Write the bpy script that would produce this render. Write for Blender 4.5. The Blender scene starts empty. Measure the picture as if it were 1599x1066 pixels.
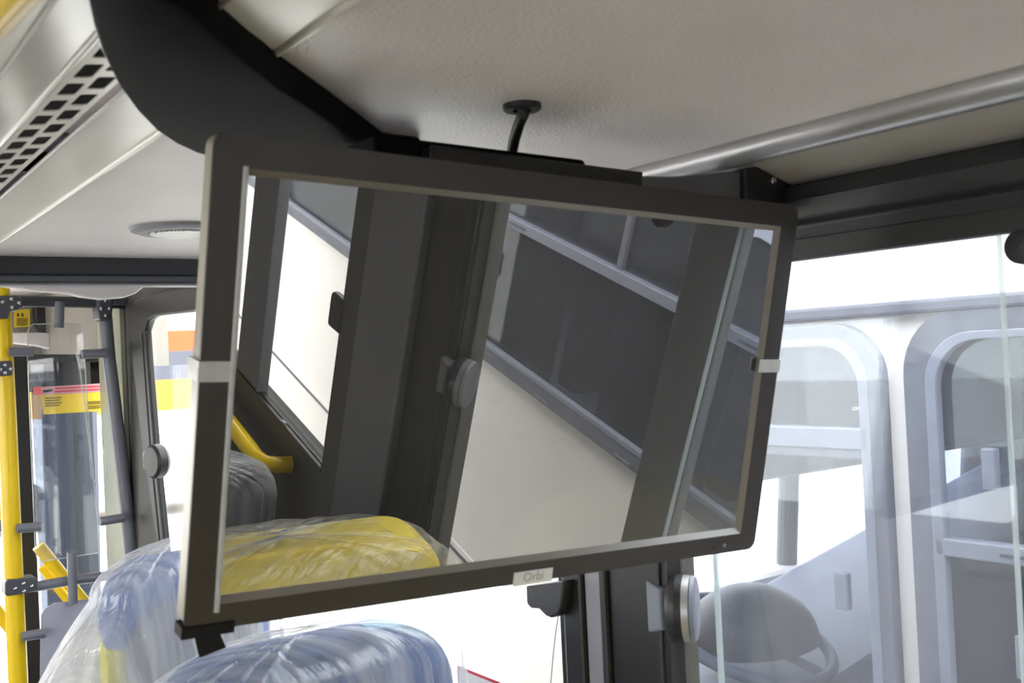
import bpy, bmesh, math, random
from mathutils import Vector, Matrix, noise
random.seed(7)
C = bpy.context.scene.collection
SC = bpy.context.scene
# ------------------------------------------------------------------ camera
F, YAW, PITCH, ROLL = 1620.258, 0.616824, 0.016131, -0.047743
CX, CY = 799.5, 533.0
_f = Vector((math.sin(YAW)*math.cos(PITCH), math.cos(YAW)*math.cos(PITCH), math.sin(PITCH)))
_r = Vector((math.cos(YAW), -math.sin(YAW), 0)); _u = _r.cross(_f)
CR = _r*math.cos(ROLL) + _u*math.sin(ROLL); CU = -_r*math.sin(ROLL) + _u*math.cos(ROLL)
cam = bpy.data.objects.new('camera', bpy.data.cameras.new('camera')); C.objects.link(cam)
cam.matrix_world = Matrix(((CR.x, CU.x, -_f.x, 0), (CR.y, CU.y, -_f.y, 0), (CR.z, CU.z, -_f.z, 0), (0, 0, 0, 1)))
cam.data.sensor_width = 36; cam.data.lens = F/1599*36; cam.data.clip_start = .01; cam.data.clip_end = 300
SC.camera = cam
cam.data.dof.use_dof = True; cam.data.dof.focus_distance = 2.0; cam.data.dof.aperture_fstop = 18
# ------------------------------------------------------------------ sky, exposure
SKY = 7.0
w = bpy.data.worlds.new('overcast_sky'); SC.world = w; w.use_nodes = True
nt = w.node_tree; bg = nt.nodes['Background']
tc = nt.nodes.new('ShaderNodeTexCoord'); nz = nt.nodes.new('ShaderNodeTexNoise'); nz.inputs['Scale'].default_value = 1.5
rp = nt.nodes.new('ShaderNodeValToRGB'); rp.color_ramp.elements[0].color = (.97, .975, 1, 1); rp.color_ramp.elements[1].color = (1, .985, .975, 1)
nt.links.new(tc.outputs['Generated'], nz.inputs['Vector']); nt.links.new(nz.outputs['Fac'], rp.inputs['Fac']); nt.links.new(rp.outputs['Color'], bg.inputs['Color'])
bg.inputs['Strength'].default_value = SKY
SC.view_settings.view_transform = 'Standard'; SC.view_settings.look = 'None'
SC.view_settings.exposure = 0.0; SC.view_settings.gamma = 1; SC.view_settings.use_curve_mapping = False

# ------------------------------------------------------------------ helpers
def ray(x, y): return CR*((x-CX)/F) - CU*((y-CY)/F) + _f
def hx(x, y, c): d = ray(x, y); return d*(c/d.x)
def hy(x, y, c): d = ray(x, y); return d*(c/d.y)
def hz(x, y, c): d = ray(x, y); return d*(c/d.z)
def srgb(*c): return tuple((v/255/12.92 if v/255 <= .04045 else ((v/255+.055)/1.055)**2.4) for v in c)

def mat(name, col, rough=.5, metal=0, spec=.5, bump=0, bscale=200, var=.06, vscale=12, coat=0, sheen=0):
    m = bpy.data.materials.new(name); m.use_nodes = True; t = m.node_tree; b = t.nodes['Principled BSDF']
    b.inputs['Roughness'].default_value = rough; b.inputs['Metallic'].default_value = metal
    b.inputs['Specular IOR Level'].default_value = spec; b.inputs['Coat Weight'].default_value = coat
    co = t.nodes.new('ShaderNodeTexCoord'); n = t.nodes.new('ShaderNodeTexNoise'); n.inputs['Scale'].default_value = vscale; n.inputs['Detail'].default_value = 4
    t.links.new(co.outputs['Object'], n.inputs['Vector'])
    r = t.nodes.new('ShaderNodeValToRGB'); r.color_ramp.elements[0].position = .3; r.color_ramp.elements[1].position = .7
    r.color_ramp.elements[0].color = tuple(c*(1-var) for c in col)+(1,); r.color_ramp.elements[1].color = tuple(min(1, c*(1+var)) for c in col)+(1,)
    t.links.new(n.outputs['Fac'], r.inputs['Fac']); t.links.new(r.outputs['Color'], b.inputs['Base Color'])
    if bump:
        v = t.nodes.new('ShaderNodeTexNoise'); v.inputs['Scale'].default_value = bscale; v.inputs['Detail'].default_value = 3
        t.links.new(co.outputs['Object'], v.inputs['Vector'])
        bm_ = t.nodes.new('ShaderNodeBump'); bm_.inputs['Strength'].default_value = bump; bm_.inputs['Distance'].default_value = .002
        t.links.new(v.outputs['Fac'], bm_.inputs['Height']); t.links.new(bm_.outputs['Normal'], b.inputs['Normal'])
    return m

def glass(name, tint=(1, 1, 1), haze=.1, hazecol=(.8, .84, .95), refl=.08, streak=(30, 30, 6)):
    """thin dusty glass: clear transmission, a reflection and a film of dust that catches light"""
    m = bpy.data.materials.new(name); m.use_nodes = True; t = m.node_tree; t.nodes.clear()
    out = t.nodes.new('ShaderNodeOutputMaterial'); tr = t.nodes.new('ShaderNodeBsdfTransparent'); tr.inputs['Color'].default_value = tint+(1,)
    gl = t.nodes.new('ShaderNodeBsdfGlossy'); gl.inputs['Roughness'].default_value = .02
    df = t.nodes.new('ShaderNodeBsdfDiffuse'); df.inputs['Color'].default_value = hazecol+(1,)
    tl = t.nodes.new('ShaderNodeBsdfTranslucent'); tl.inputs['Color'].default_value = hazecol+(1,)
    hz_ = t.nodes.new('ShaderNodeMixShader'); t.links.new(df.outputs[0], hz_.inputs[1]); t.links.new(tl.outputs[0], hz_.inputs[2])
    co = t.nodes.new('ShaderNodeTexCoord'); mp = t.nodes.new('ShaderNodeMapping'); mp.inputs['Scale'].default_value = streak
    n = t.nodes.new('ShaderNodeTexNoise'); n.inputs['Scale'].default_value = 1; n.inputs['Detail'].default_value = 6
    t.links.new(co.outputs['Object'], mp.inputs[0]); t.links.new(mp.outputs[0], n.inputs['Vector'])
    mr = t.nodes.new('ShaderNodeMapRange'); mr.inputs[1].default_value = .3; mr.inputs[2].default_value = .75; mr.inputs[3].default_value = haze*.75; mr.inputs[4].default_value = haze*1.35
    t.links.new(n.outputs['Fac'], mr.inputs[0])
    m1 = t.nodes.new('ShaderNodeMixShader'); t.links.new(mr.outputs[0], m1.inputs[0]); t.links.new(tr.outputs[0], m1.inputs[1]); t.links.new(hz_.outputs[0], m1.inputs[2])
    m2 = t.nodes.new('ShaderNodeMixShader'); m2.inputs[0].default_value = refl; t.links.new(m1.outputs[0], m2.inputs[1]); t.links.new(gl.outputs[0], m2.inputs[2])
    t.links.new(m2.outputs[0], out.inputs[0]); return m

M = dict(
 ceil=mat('ceiling_vinyl', srgb(239, 233, 231), .45, bump=.35, bscale=320, var=.02),
 duct=mat('duct_plastic', srgb(240, 237, 227), .3, bump=.1, bscale=60, var=.04),
 ductgrey=mat('duct_gloss', srgb(215, 215, 208), .18, var=.05, vscale=20),
 black=mat('black_plastic', srgb(34, 34, 36), .45, bump=.15, bscale=400),
 cover=mat('black_cover', srgb(13, 14, 16), .8, spec=.12, bump=.1, bscale=300),
 rubber=mat('black_rubber', srgb(26, 26, 26), .42, var=.1),
 void=mat('duct_dark', srgb(8, 8, 8), .9),
 char=mat('charcoal_lining', srgb(92, 92, 95), .5, bump=.2, bscale=300),
 char2=mat('dark_lining', srgb(66, 65, 60), .6, bump=.2, bscale=300),
 lightgrey=mat('grey_strip', srgb(140, 140, 146), .5),
 alu=mat('brushed_aluminium', srgb(190, 190, 192), .35, metal=.7),
 greywedge=mat('grey_cove', srgb(178, 174, 169), .35, bump=.1, bscale=40, var=.12, vscale=9),
 bezel=mat('monitor_plastic', srgb(60, 56, 53), .36, bump=.12, bscale=700, var=.02),
 bevel=mat('bezel_lip', srgb(132, 126, 118), .3, spec=1, var=.02),
 shell=mat('monitor_side', srgb(165, 158, 138), .35, var=.05),  # dark housing coloured lighter to carry the bright grazing reflection on its side
 silver=mat('silver_tape', srgb(205, 205, 203), .38, metal=.15, var=.1, vscale=90, bump=.3, bscale=120),
 white=mat('white_label', srgb(235, 235, 232), .4, var=.02),
 ink=mat('pale_ink', srgb(180, 180, 178), .5),
 darkink=mat('dark_ink', srgb(50, 45, 20), .5),
 redink=mat('red_ink', srgb(215, 60, 80), .5),
 yellow=mat('yellow_paint', srgb(250, 212, 20), .3, coat=.3, var=.04),
 polegrey=mat('grey_tube', srgb(120, 123, 134), .3, bump=.1, bscale=300),
 clamp=mat('grey_clamp', srgb(78, 80, 88), .4),
 chrome=mat('chrome', srgb(215, 215, 218), .15, metal=1),
 cream=mat('greenish_panel', srgb(186, 190, 168), .35, var=.1, vscale=6),
 bulk=mat('front_panel', srgb(150, 145, 136), .4, var=.06, vscale=5),
 whitepl=mat('white_plastic', srgb(228, 224, 222), .3),
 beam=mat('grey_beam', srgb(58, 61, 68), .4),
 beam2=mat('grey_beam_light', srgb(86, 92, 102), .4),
 stickY=mat('yellow_sticker', srgb(240, 208, 50), .4),
 stickP=mat('pink_sticker', srgb(225, 170, 180), .4),
 stickR=mat('red_sticker', srgb(240, 60, 60), .4),
 lower=mat('grey_board', srgb(176, 178, 194), .4),
 shellgrey=mat('grey_seat_shell', srgb(118, 122, 134), .5, bump=.2, bscale=300),
 nwhite=mat('bus_white_paint', srgb(240, 234, 230), .3, var=.02, vscale=3),
 nframe=mat('dusty_grey_rubber', srgb(100, 101, 112), .6, var=.12, vscale=30),
 nalu=mat('dusty_aluminium', srgb(128, 132, 146), .5, metal=.2, var=.08, vscale=30),
 nint=mat('grey_bus_lining', srgb(88, 88, 92), .7),
 ndash=mat('blue_grey_dashboard', srgb(112, 118, 134), .5, var=.06),
 ndark=mat('dark_dashboard', srgb(58, 57, 60), .5, var=.3, vscale=60),
 nseat=mat('dark_seat', srgb(60, 64, 72), .7),
 orange=mat('orange_paint', srgb(190, 80, 22), .6), orangeY=mat('amber_paint', srgb(196, 132, 24), .4),
 dkglass=mat('dark_window', srgb(70, 72, 84), .1),
 ground=mat('pale_concrete', srgb(205, 203, 198), .8, bump=.3, bscale=20, var=.08),
 floor=mat('bus_floor', srgb(90, 90, 92), .7),
 tape=mat('black_tape', srgb(30, 30, 33), .6, spec=.2, var=.2, vscale=60, bump=.4, bscale=60),
)
G_own = glass('window_glass', (.95, .97, .97), .012, refl=.04)
G_slide = glass('dusty_window_glass', (.92, .94, .97), .032, refl=.045, streak=(40, 40, 40))
G_n = glass('tinted_window_glass', (.60, .63, .70), .045, (.75, .78, .86), refl=.08, streak=(6, 30, 4))
G_nd = glass('cab_window_glass', (.86, .87, .9), .03, refl=.05, streak=(30, 30, 30))
G_acr = glass('clear_acrylic', (.95, .96, .97), .02, (.8, .85, .95), refl=.07, streak=(20, 20, 3))
G_door = glass('door_glass', (.40, .44, .50), .04, (.5, .55, .62), refl=.1, streak=(14, 14, 3))
G_edge = glass('acrylic_edge', (.8, .85, .85), .35, (.9, .95, .95), refl=.1)

def screen_mat():
    m = bpy.data.materials.new('glossy_dark_screen'); m.use_nodes = True; t = m.node_tree; t.nodes.clear()
    o = t.nodes.new('ShaderNodeOutputMaterial'); g = t.nodes.new('ShaderNodeBsdfGlossy'); g.inputs['Roughness'].default_value = .0
    g.inputs['Color'].default_value = (.43, .425, .415, 1); d = t.nodes.new('ShaderNodeBsdfDiffuse')
    n = t.nodes.new('ShaderNodeTexNoise'); n.inputs['Scale'].default_value = 6; co = t.nodes.new('ShaderNodeTexCoord'); t.links.new(co.outputs['Object'], n.inputs['Vector'])
    r = t.nodes.new('ShaderNodeValToRGB'); r.color_ramp.elements[0].color = (.026, .026, .0255, 1); r.color_ramp.elements[1].color = (.034, .034, .033, 1)
    t.links.new(n.outputs['Fac'], r.inputs['Fac']); t.links.new(r.outputs['Color'], d.inputs['Color'])
    a = t.nodes.new('ShaderNodeAddShader'); t.links.new(g.outputs[0], a.inputs[0]); t.links.new(d.outputs[0], a.inputs[1]); t.links.new(a.outputs[0], o.inputs[0]); return m
M_screen = screen_mat()

def fabric(name, base, alt, spot, spot_at=.74):
    m = mat(name, base, .85, bump=.5, bscale=500); t = m.node_tree; b = t.nodes['Principled BSDF']
    co = t.nodes.new('ShaderNodeTexCoord'); mp = t.nodes.new('ShaderNodeMapping'); mp.inputs['Rotation'].default_value = (.4, .3, .7)
    v = t.nodes.new('ShaderNodeTexVoronoi'); v.inputs['Scale'].default_value = 6; v.distance = 'MANHATTAN'
    t.links.new(co.outputs['Object'], mp.inputs[0]); t.links.new(mp.outputs[0], v.inputs['Vector'])
    s = t.nodes.new('ShaderNodeSeparateColor'); t.links.new(v.outputs['Color'], s.inputs[0])
    r = t.nodes.new('ShaderNodeValToRGB'); r.color_ramp.interpolation = 'CONSTANT'
    r.color_ramp.elements[0].color = base+(1,); r.color_ramp.elements[1].position = .45; r.color_ramp.elements[1].color = tuple(c*.7 for c in base)+(1,)
    e = r.color_ramp.elements.new(.68); e.color = alt+(1,); e = r.color_ramp.elements.new(.86); e.color = spot+(1,)
    t.links.new(s.outputs[0], r.inputs['Fac']); t.links.new(r.outputs['Color'], b.inputs['Base Color']); return m
M['blue'] = fabric('blue_seat_fabric', srgb(100, 132, 196), srgb(150, 195, 230), srgb(205, 200, 60))
M['yellowfab'] = mat('yellow_vinyl', srgb(245, 222, 92), .45, bump=.2, bscale=200)
M['greyfab'] = mat('slate_seat_cover', srgb(96, 100, 112), .6)

def wrap_mat(name='clear_plastic_wrap', lo=.24, hi=.68, stretch=(26, 1.8, 1)):
    m = bpy.data.materials.new(name); m.use_nodes = True; t = m.node_tree; t.nodes.clear()
    o = t.nodes.new('ShaderNodeOutputMaterial'); tr = t.nodes.new('ShaderNodeBsdfTransparent')
    d = t.nodes.new('ShaderNodeBsdfDiffuse'); d.inputs['Color'].default_value = (.93, .94, .96, 1); tl = t.nodes.new('ShaderNodeBsdfTranslucent'); tl.inputs['Color'].default_value = (.93, .94, .96, 1)
    g = t.nodes.new('ShaderNodeBsdfGlossy'); g.inputs['Roughness'].default_value = .12
    mx = t.nodes.new('ShaderNodeMixShader'); mx.inputs[0].default_value = .5; t.links.new(d.outputs[0], mx.inputs[1]); t.links.new(tl.outputs[0], mx.inputs[2])
    co = t.nodes.new('ShaderNodeTexCoord'); mp = t.nodes.new('ShaderNodeMapping'); mp.inputs['Scale'].default_value = stretch
    n = t.nodes.new('ShaderNodeTexNoise'); n.inputs['Scale'].default_value = 1; n.inputs['Detail'].default_value = 5; n.inputs['Distortion'].default_value = .15
    t.links.new(co.outputs['UV'], mp.inputs[0]); t.links.new(mp.outputs[0], n.inputs['Vector'])
    mr = t.nodes.new('ShaderNodeMapRange'); mr.inputs[1].default_value = .42; mr.inputs[2].default_value = .72; mr.inputs[3].default_value = lo; mr.inputs[4].default_value = hi
    t.links.new(n.outputs['Fac'], mr.inputs[0])
    bp = t.nodes.new('ShaderNodeBump'); bp.inputs['Strength'].default_value = .5; bp.inputs['Distance'].default_value = .01; t.links.new(n.outputs['Fac'], bp.inputs['Height'])
    t.links.new(bp.outputs[0], g.inputs['Normal']); t.links.new(bp.outputs[0], d.inputs['Normal'])
    a = t.nodes.new('ShaderNodeMixShader'); t.links.new(mr.outputs[0], a.inputs[0]); t.links.new(tr.outputs[0], a.inputs[1]); t.links.new(mx.outputs[0], a.inputs[2])
    b = t.nodes.new('ShaderNodeMixShader'); b.inputs[0].default_value = .09; t.links.new(a.outputs[0], b.inputs[1]); t.links.new(g.outputs[0], b.inputs[2])
    t.links.new(b.outputs[0], o.inputs[0]); return m
M_wrap = wrap_mat(); M_wrapthin = wrap_mat('thin_plastic_wrap', .07, .34, (30, 4, 1))

# ---- mesh building
def link(name, me, m, parent=None, smooth=False, bevel=0, bseg=2):
    o = bpy.data.objects.new(name, me); C.objects.link(o)
    if m is not None: me.materials.append(m)
    if parent: o.parent = parent
    if smooth:
        for p in me.polygons: p.use_smooth = True
    if bevel:
        b = o.modifiers.new('bevel', 'BEVEL'); b.width = bevel; b.segments = bseg; b.limit_method = 'ANGLE'; b.angle_limit = .6
    return o
class MB:
    def __init__(s): s.bm = bmesh.new()
    def quad(s, *ps):
        s.bm.faces.new([s.bm.verts.new(p) for p in ps]); return s
    def box(s, a, b):
        x0, y0, z0 = a; x1, y1, z1 = b
        v = [s.bm.verts.new(p) for p in ((x0,y0,z0),(x1,y0,z0),(x1,y1,z0),(x0,y1,z0),(x0,y0,z1),(x1,y0,z1),(x1,y1,z1),(x0,y1,z1))]
        for f in ((0,3,2,1),(4,5,6,7),(0,1,5,4),(1,2,6,5),(2,3,7,6),(3,0,4,7)): s.bm.faces.new([v[i] for i in f])
        return s
    def hexa(s, lo, hi):  # two quads of four points, lofted
        v = [s.bm.verts.new(p) for p in list(lo)+list(hi)]; k = len(lo)
        s.bm.faces.new(v[:k][::-1]); s.bm.faces.new(v[k:])
        for i in range(k): j = (i+1) % k; s.bm.faces.new([v[i], v[j], v[k+j], v[k+i]])
        return s
    def tube(s, pts, r, n=14, caps=True):
        pts = [Vector(p) for p in pts]; rings = []; up = None
        for i, p in enumerate(pts):
            d = (pts[min(i+1, len(pts)-1)]-pts[max(i-1, 0)]).normalized()
            if up is None: up = d.orthogonal().normalized()
            up = (up-d*up.dot(d)).normalized(); sd = d.cross(up); rr = r[i] if isinstance(r, (list, tuple)) else r
            rings.append([s.bm.verts.new(p+(up*math.cos(2*math.pi*k/n)+sd*math.sin(2*math.pi*k/n))*rr) for k in range(n)])
        for a, b in zip(rings, rings[1:]):
            for k in range(n): s.bm.faces.new([a[k], a[(k+1) % n], b[(k+1) % n], b[k]])
        if caps: s.bm.faces.new(rings[0][::-1]); s.bm.faces.new(rings[-1])
        return s
    def lathe(s, c, axis, prof, n=28):  # prof: (radius, along)
        c = Vector(c); d = Vector(axis).normalized(); u = d.orthogonal().normalized(); w_ = d.cross(u); rings = []
        for r, h in prof: rings.append([s.bm.verts.new(c+d*h+(u*math.cos(2*math.pi*k/n)+w_*math.sin(2*math.pi*k/n))*max(r, 1e-5)) for k in range(n)])
        for a, b in zip(rings, rings[1:]):
            for k in range(n): s.bm.faces.new([a[k], a[(k+1) % n], b[(k+1) % n], b[k]])
        s.bm.faces.new(rings[0][::-1]); s.bm.faces.new(rings[-1]); return s
    def prism_y(s, prof, y0, y1):  # closed profile of (x,z), run along Y
        return s.hexa([(x, y0, z) for x, z in prof], [(x, y1, z) for x, z in prof])
    def build(s, name, m, parent=None, smooth=False, bevel=0, bseg=2, auto=False):
        bmesh.ops.recalc_face_normals(s.bm, faces=s.bm.faces)
        me = bpy.data.meshes.new(name); s.bm.to_mesh(me); s.bm.free()
        o = link(name, me, m, parent, smooth, bevel, bseg)
        return o
def sharp(o, ang=.6):
    me = o.data; bm = bmesh.new(); bm.from_mesh(me)
    for e in bm.edges:
        if len(e.link_faces) == 2 and e.calc_face_angle(0) > ang: e.smooth = False
    for f in bm.faces: f.smooth = True
    bm.to_mesh(me); bm.free(); return o
def plate(polys, thick, xf):
    """flat sheet: first polygon outline, the rest holes; 2-D (a,b) mapped through matrix xf, thickness along its third axis"""
    cu = bpy.data.curves.new('tmp', 'CURVE'); cu.dimensions = '2D'; cu.fill_mode = 'BOTH'; cu.extrude = thick/2
    for p in polys:
        sp = cu.splines.new('POLY'); sp.points.add(len(p)-1); sp.use_cyclic_u = True
        for q, (a, b) in zip(sp.points, p): q.co = (a, b, 0, 1)
    o = bpy.data.objects.new('tmp', cu); C.objects.link(o)
    dg = bpy.context.evaluated_depsgraph_get(); dg.update()
    me = bpy.data.meshes.new_from_object(o.evaluated_get(dg)); bpy.data.objects.remove(o); bpy.data.curves.remove(cu)
    me.transform(xf); bm = bmesh.new(); bm.from_mesh(me); bmesh.ops.remove_doubles(bm, verts=bm.verts, dist=1e-6); bmesh.ops.recalc_face_normals(bm, faces=bm.faces); bm.to_mesh(me); bm.free()
    me.materials.clear(); return me
def sheet(name, polys, thick, xf, m, parent=None, bevel=0): 
    me = plate(polys, thick, xf); me.name = name; return link(name, me, m, parent, False, bevel)
def rr(a0, b0, a1, b1, r, n=6):
    """rounded rectangle; r one radius or (bl, br, tr, tl)"""
    rs = r if isinstance(r, (tuple, list)) else (r,)*4; out = []
    for (cx, cy, sx, sy, st, q) in ((a0, b0, 1, 1, 180, rs[0]), (a1, b0, -1, 1, 270, rs[1]), (a1, b1, -1, -1, 0, rs[2]), (a0, b1, 1, -1, 90, rs[3])):
        for k in range(n+1):
            t = math.radians(st+90*k/n); out.append((cx+sx*q+q*math.cos(t), cy+sy*q+q*math.sin(t)))
            if q == 0: break
    return out
def XW(x): return Matrix(((0, 0, 1, x), (1, 0, 0, 0), (0, 1, 0, 0), (0, 0, 0, 1)))    # (Y,Z) sheet at X=x
def YW(y): return Matrix(((1, 0, 0, 0), (0, 0, -1, y), (0, 1, 0, 0), (0, 0, 0, 1)))   # (X,Z) sheet at Y=y
def ZW(z): return Matrix.Translation((0, 0, z))
def ring(name, o_, i_, thick, xf, m, parent=None, bevel=0): return sheet(name, [o_, i_], thick, xf, m, parent, bevel)
def empty(name, loc=(0, 0, 0), rot=None):
    o = bpy.data.objects.new(name, None); C.objects.link(o); o.empty_display_size = .05; o.location = loc
    if rot is not None: o.matrix_world = rot
    return o
def tag(o, label, cat, group=None, kind=None):
    o['label'] = label; o['category'] = cat
    if group: o['group'] = group
    if kind: o['kind'] = kind
    return o
def struct(o): o['kind'] = 'structure'; return o
def text(name, s, size, xf, m, parent=None, ext=.0002):
    cu = bpy.data.curves.new('tmp', 'FONT'); cu.body = s; cu.size = size; cu.extrude = ext; cu.align_x = 'CENTER'; cu.align_y = 'CENTER'
    o = bpy.data.objects.new('tmp', cu); C.objects.link(o); dg = bpy.context.evaluated_depsgraph_get(); dg.update()
    me = bpy.data.meshes.new_from_object(o.evaluated_get(dg)); bpy.data.objects.remove(o); me.transform(xf); me.materials.clear()
    return link(name, me, m, parent)

# ================================================================== OWN BUS: structure
ZC = .178; W = .76; YB = -2.6; YF = 4.2; XL = -1.72; FL = -1.75
struct(MB().box((XL, YB, FL-.05), (W+.02, YF, FL)).build('floor', M['floor']))
struct(MB().box((.235, YB, ZC), (W, 1.62, ZC+.03)).build('ceiling', M['ceil']))
roof = struct(MB().box((XL, YB, .36), (W+.03, YF+.2, .40)).build('ceiling.001', M['whitepl']))
struct(MB().box((XL, 1.60, .30), (W, YF, .33)).build('ceiling.002', M['ceil']))
# ceiling left of the duct
struct(MB().prism_y([(XL, .05), (-.9, .12), (-.35, .12), (-.35, .15), (XL, .10)], YB, 1.62).build('ceiling.003', M['ceil']))
# trim tube, cove, window header on the right
struct(sharp(MB().tube([(.692, YB, .172), (.692, 1.62, .172)], .0135, 16).build('trim_1', M['alu'])))
struct(MB().prism_y([(.690, .166), (.765, .143), (.765, .185), (.690, .185)], YB, 1.62).build('trim_2', M['greywedge']))
struct(MB().prism_y([(.748, .1435), (.744, .128), (.746, .112), (.752, .106), (.752, .080), (.79, .080), (.79, .143)], YB, 1.70).build('trim_3', M['black'], bevel=.002))

# right wall with window openings (Y,Z)
ZB = -.611; hA = (-.026, ZB, .800, .082); hC = (.975, ZB, 2.0, .082); hD = (-2.2, ZB, -.395, .082)
hE = [tuple(hx(x, y, W).yz) for x, y in ((239, 520), (246, 502), (262, 496))]
hE = hE[:2]+[(2.30, .128), (1.86, .128), (1.86, ZB), (2.46, ZB)]
hE = [(2.74, .05), (2.72, .13), (2.68, .155), (2.12, .155), (2.12, -.62), (2.60, -.62)]
outer = [(YB, FL), (2.86, FL), (2.86, .30), (1.62, .30), (1.62, .15), (YB, .15)]
struct(sheet('wall_right', [outer, rr(*hA, .012), rr(*hC, .012), rr(*hD, .02), hE[::-1]], .03, XW(W+.016), M['char2']))
# pillar linings
def pillar(n, parts):
    e = struct(empty('trim_%d' % n, (W, parts[0][0], ZB)))
    for y0, y1, x0, m in parts: MB().box((x0-W, y0-parts[0][0], -1.1), (W-.002-W, y1-parts[0][0], .69)).build('lining', m, e, bevel=.004)
    return e
pillar(4, [(.803, .885, .742, M['rubber']), (.885, .896, .736, M['black']), (.896, .932, .745, M['lightgrey']), (.932, .968, .740, M['rubber'])])
pillar(5, [(-.405, -.322, .745, M['char2']), (-.322, -.156, .735, M['char']), (-.156, -.05, .748, M['black']), (-.05, -.022, .742, M['rubber'])])
pillar(6, [(2.0, 2.06, .742, M['char']), (2.06, 2.12, .745, M['rubber'])])
# outer strip over the mullion of the near window
struct(MB().box((.786, .330, -.8), (.80, .402, .12)).build('trim_7', M['char'], bevel=.002))

# wall beyond the far window, front bulkhead, left and back walls
struct(MB().box((W-.01, 2.86, FL), (W+.02, 3.10, .30)).build('wall_right.001', M['cream']))
struct(MB().box((W-.0, 3.10, .06), (W+.03, YF, .36)).build('wall_right.002', M['bulk']))
wl = [(YB, FL), (YF, FL), (YF, .33), (YB, .33)]
struct(sheet('wall_left', [wl]+[rr(y, ZB, y+1.25, .08, .05) for y in (-1.0, .4, 1.8)], .03, XW(XL), M['ceil']))
struct(sheet('wall_back', [[(XL, FL), (W, FL), (W, .36), (XL, .36)]], .03, YW(YB), M['ceil']))
for i, y in enumerate((-1.0, .4, 1.8)):
    e = struct(empty('window_%d' % (5+i), (XL, y, ZB)))
    sheet('pane', [[(0, 0), (1.25, 0), (1.25, .69), (0, .69)]], .004, XW(0), G_own, e)
# front: panel over the door
struct(MB().box((XL, 3.92, .035), (1.2, 3.96, .36)).build('wall_front', M['bulk']))
struct(MB().box((XL, 3.92, FL), (.40, 3.96, -.75)).build('wall_front.001', M['char2']))

# ------------------------------------------------------------------ duct with vents
DX = [(.2340, .1775), (.1805, .174), (.1410, .169), (.1110, .163), (.045, .150), (-.36, .125)]
dx = [(x*z/.178, z) for x, z in DX[:4]]+DX[4:]
duct = tag(empty('air_duct', (dx[1][0], 0, .2)), 'long cream air duct with two rows of square vents along the ceiling', 'air duct')
DL = Vector(duct.location)
def dstrip(name, a, b, y0, y1, m, th=.004):
    q = [(a[0], a[1]), (b[0], b[1]), (b[0], b[1]+th), (a[0], a[1]+th)]
    return MB().prism_y([(x-DL.x, z-DL.z) for x, z in q], y0, y1).build(name, m, duct)
dstrip('side_panel', (dx[0][0], dx[0][1]), (dx[1][0]+.002, dx[1][1]), YB, 1.60, M['duct'])
dstrip('glossy_panel', dx[2], dx[3], YB, 1.60, M['ductgrey']); dstrip('upper_panel', (dx[3][0]-.0012, dx[3][1]), dx[4], YB, 1.6, M['duct']); dstrip('upper_panel', dx[4], dx[5], YB, 1.6, M['duct'])
for k, r_, m_ in ((0, .0025, 'duct'), (1, .0016, 'greywedge'), (2, .0020, 'ductgrey'), (3, .0012, 'greywedge')):
    sharp(MB().tube([(dx[k][0]-DL.x, YB, dx[k][1]-.0005-DL.z), (dx[k][0]-DL.x, 1.60, dx[k][1]-.0005-DL.z)], r_, 10).build('moulding', M[m_], duct))
# vent panel: sheet with rounded square holes; a runs across (dx1->dx2), b along Y
A = Vector((dx[1][0], 0, dx[1][1])); B = Vector((dx[2][0], 0, dx[2][1])); ax = (B-A); L = ax.length; ax.normalize(); nn = ax.cross(Vector((0, 1, 0)))
xf = Matrix(((ax.x, 0, nn.x, A.x-DL.x), (0, 1, 0, 0), (ax.z, 0, nn.z, A.z-DL.z), (0, 0, 0, 1)))
vp = MB(); PIT = .0425
def vert(a_, b_): return vp.bm.verts.new(xf @ Vector((a_, b_, 0)))
c0, hwid, hlen, mid_ = (.39, .71), .0054, .0148, .55
for row, cc in enumerate(c0):
    a0, a1 = ((0, mid_*L), (mid_*L, L))[row]; y = YB+.0
    first = .600+(.0275 if row == 0 else 0); y = first-PIT*round((first+.45)/PIT)-PIT/2; vp.quad(*[xf @ Vector(q) for q in ((a0, YB, 0), (a1, YB, 0), (a1, y, 0), (a0, y, 0))])
    while y < 1.5:
        h = rr(cc*L-hwid, y+PIT/2-hlen, cc*L+hwid, y+PIT/2+hlen, .0022, 3); cxm, cym = cc*L, y+PIT/2; outq = []
        for (px_, py_) in h:
            dx_, dy_ = px_-cxm, py_-cym; sc_ = min([((a1-cxm) if dx_ > 0 else (a0-cxm))/dx_ if abs(dx_) > 1e-9 else 1e9, (PIT/2 if dy_ > 0 else -PIT/2)/dy_ if abs(dy_) > 1e-9 else 1e9])
            outq.append((cxm+dx_*sc_, cym+dy_*sc_))
        hv = [vert(*q) for q in h]; ov = [vert(*q) for q in outq]; iv = [vp.bm.verts.new(xf @ Vector((q[0], q[1], .0008*(1 if (xf.to_3x3() @ Vector((0,0,1))).z > 0 else -1)))) for q in h]
        for k in range(len(h)):
            j = (k+1) % len(h); vp.bm.faces.new([hv[k], hv[j], ov[j], ov[k]]); vp.bm.faces.new([hv[k], hv[j], iv[j], iv[k]])
            oa, ob_ = outq[k], outq[j]
            if abs(oa[0]-ob_[0]) > 1e-7 and abs(oa[1]-ob_[1]) > 1e-7:   # corner of the cell
                cn = ((a1 if max(oa[0], ob_[0]) > cxm else a0), (y+PIT if max(oa[1], ob_[1]) > cym and min(oa[1], ob_[1]) > cym-1e-9 else y)); vp.bm.faces.new([ov[k], ov[j], vert(*cn)])
        y += PIT
vp.build('vent_panel', M['duct'], duct)
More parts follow.
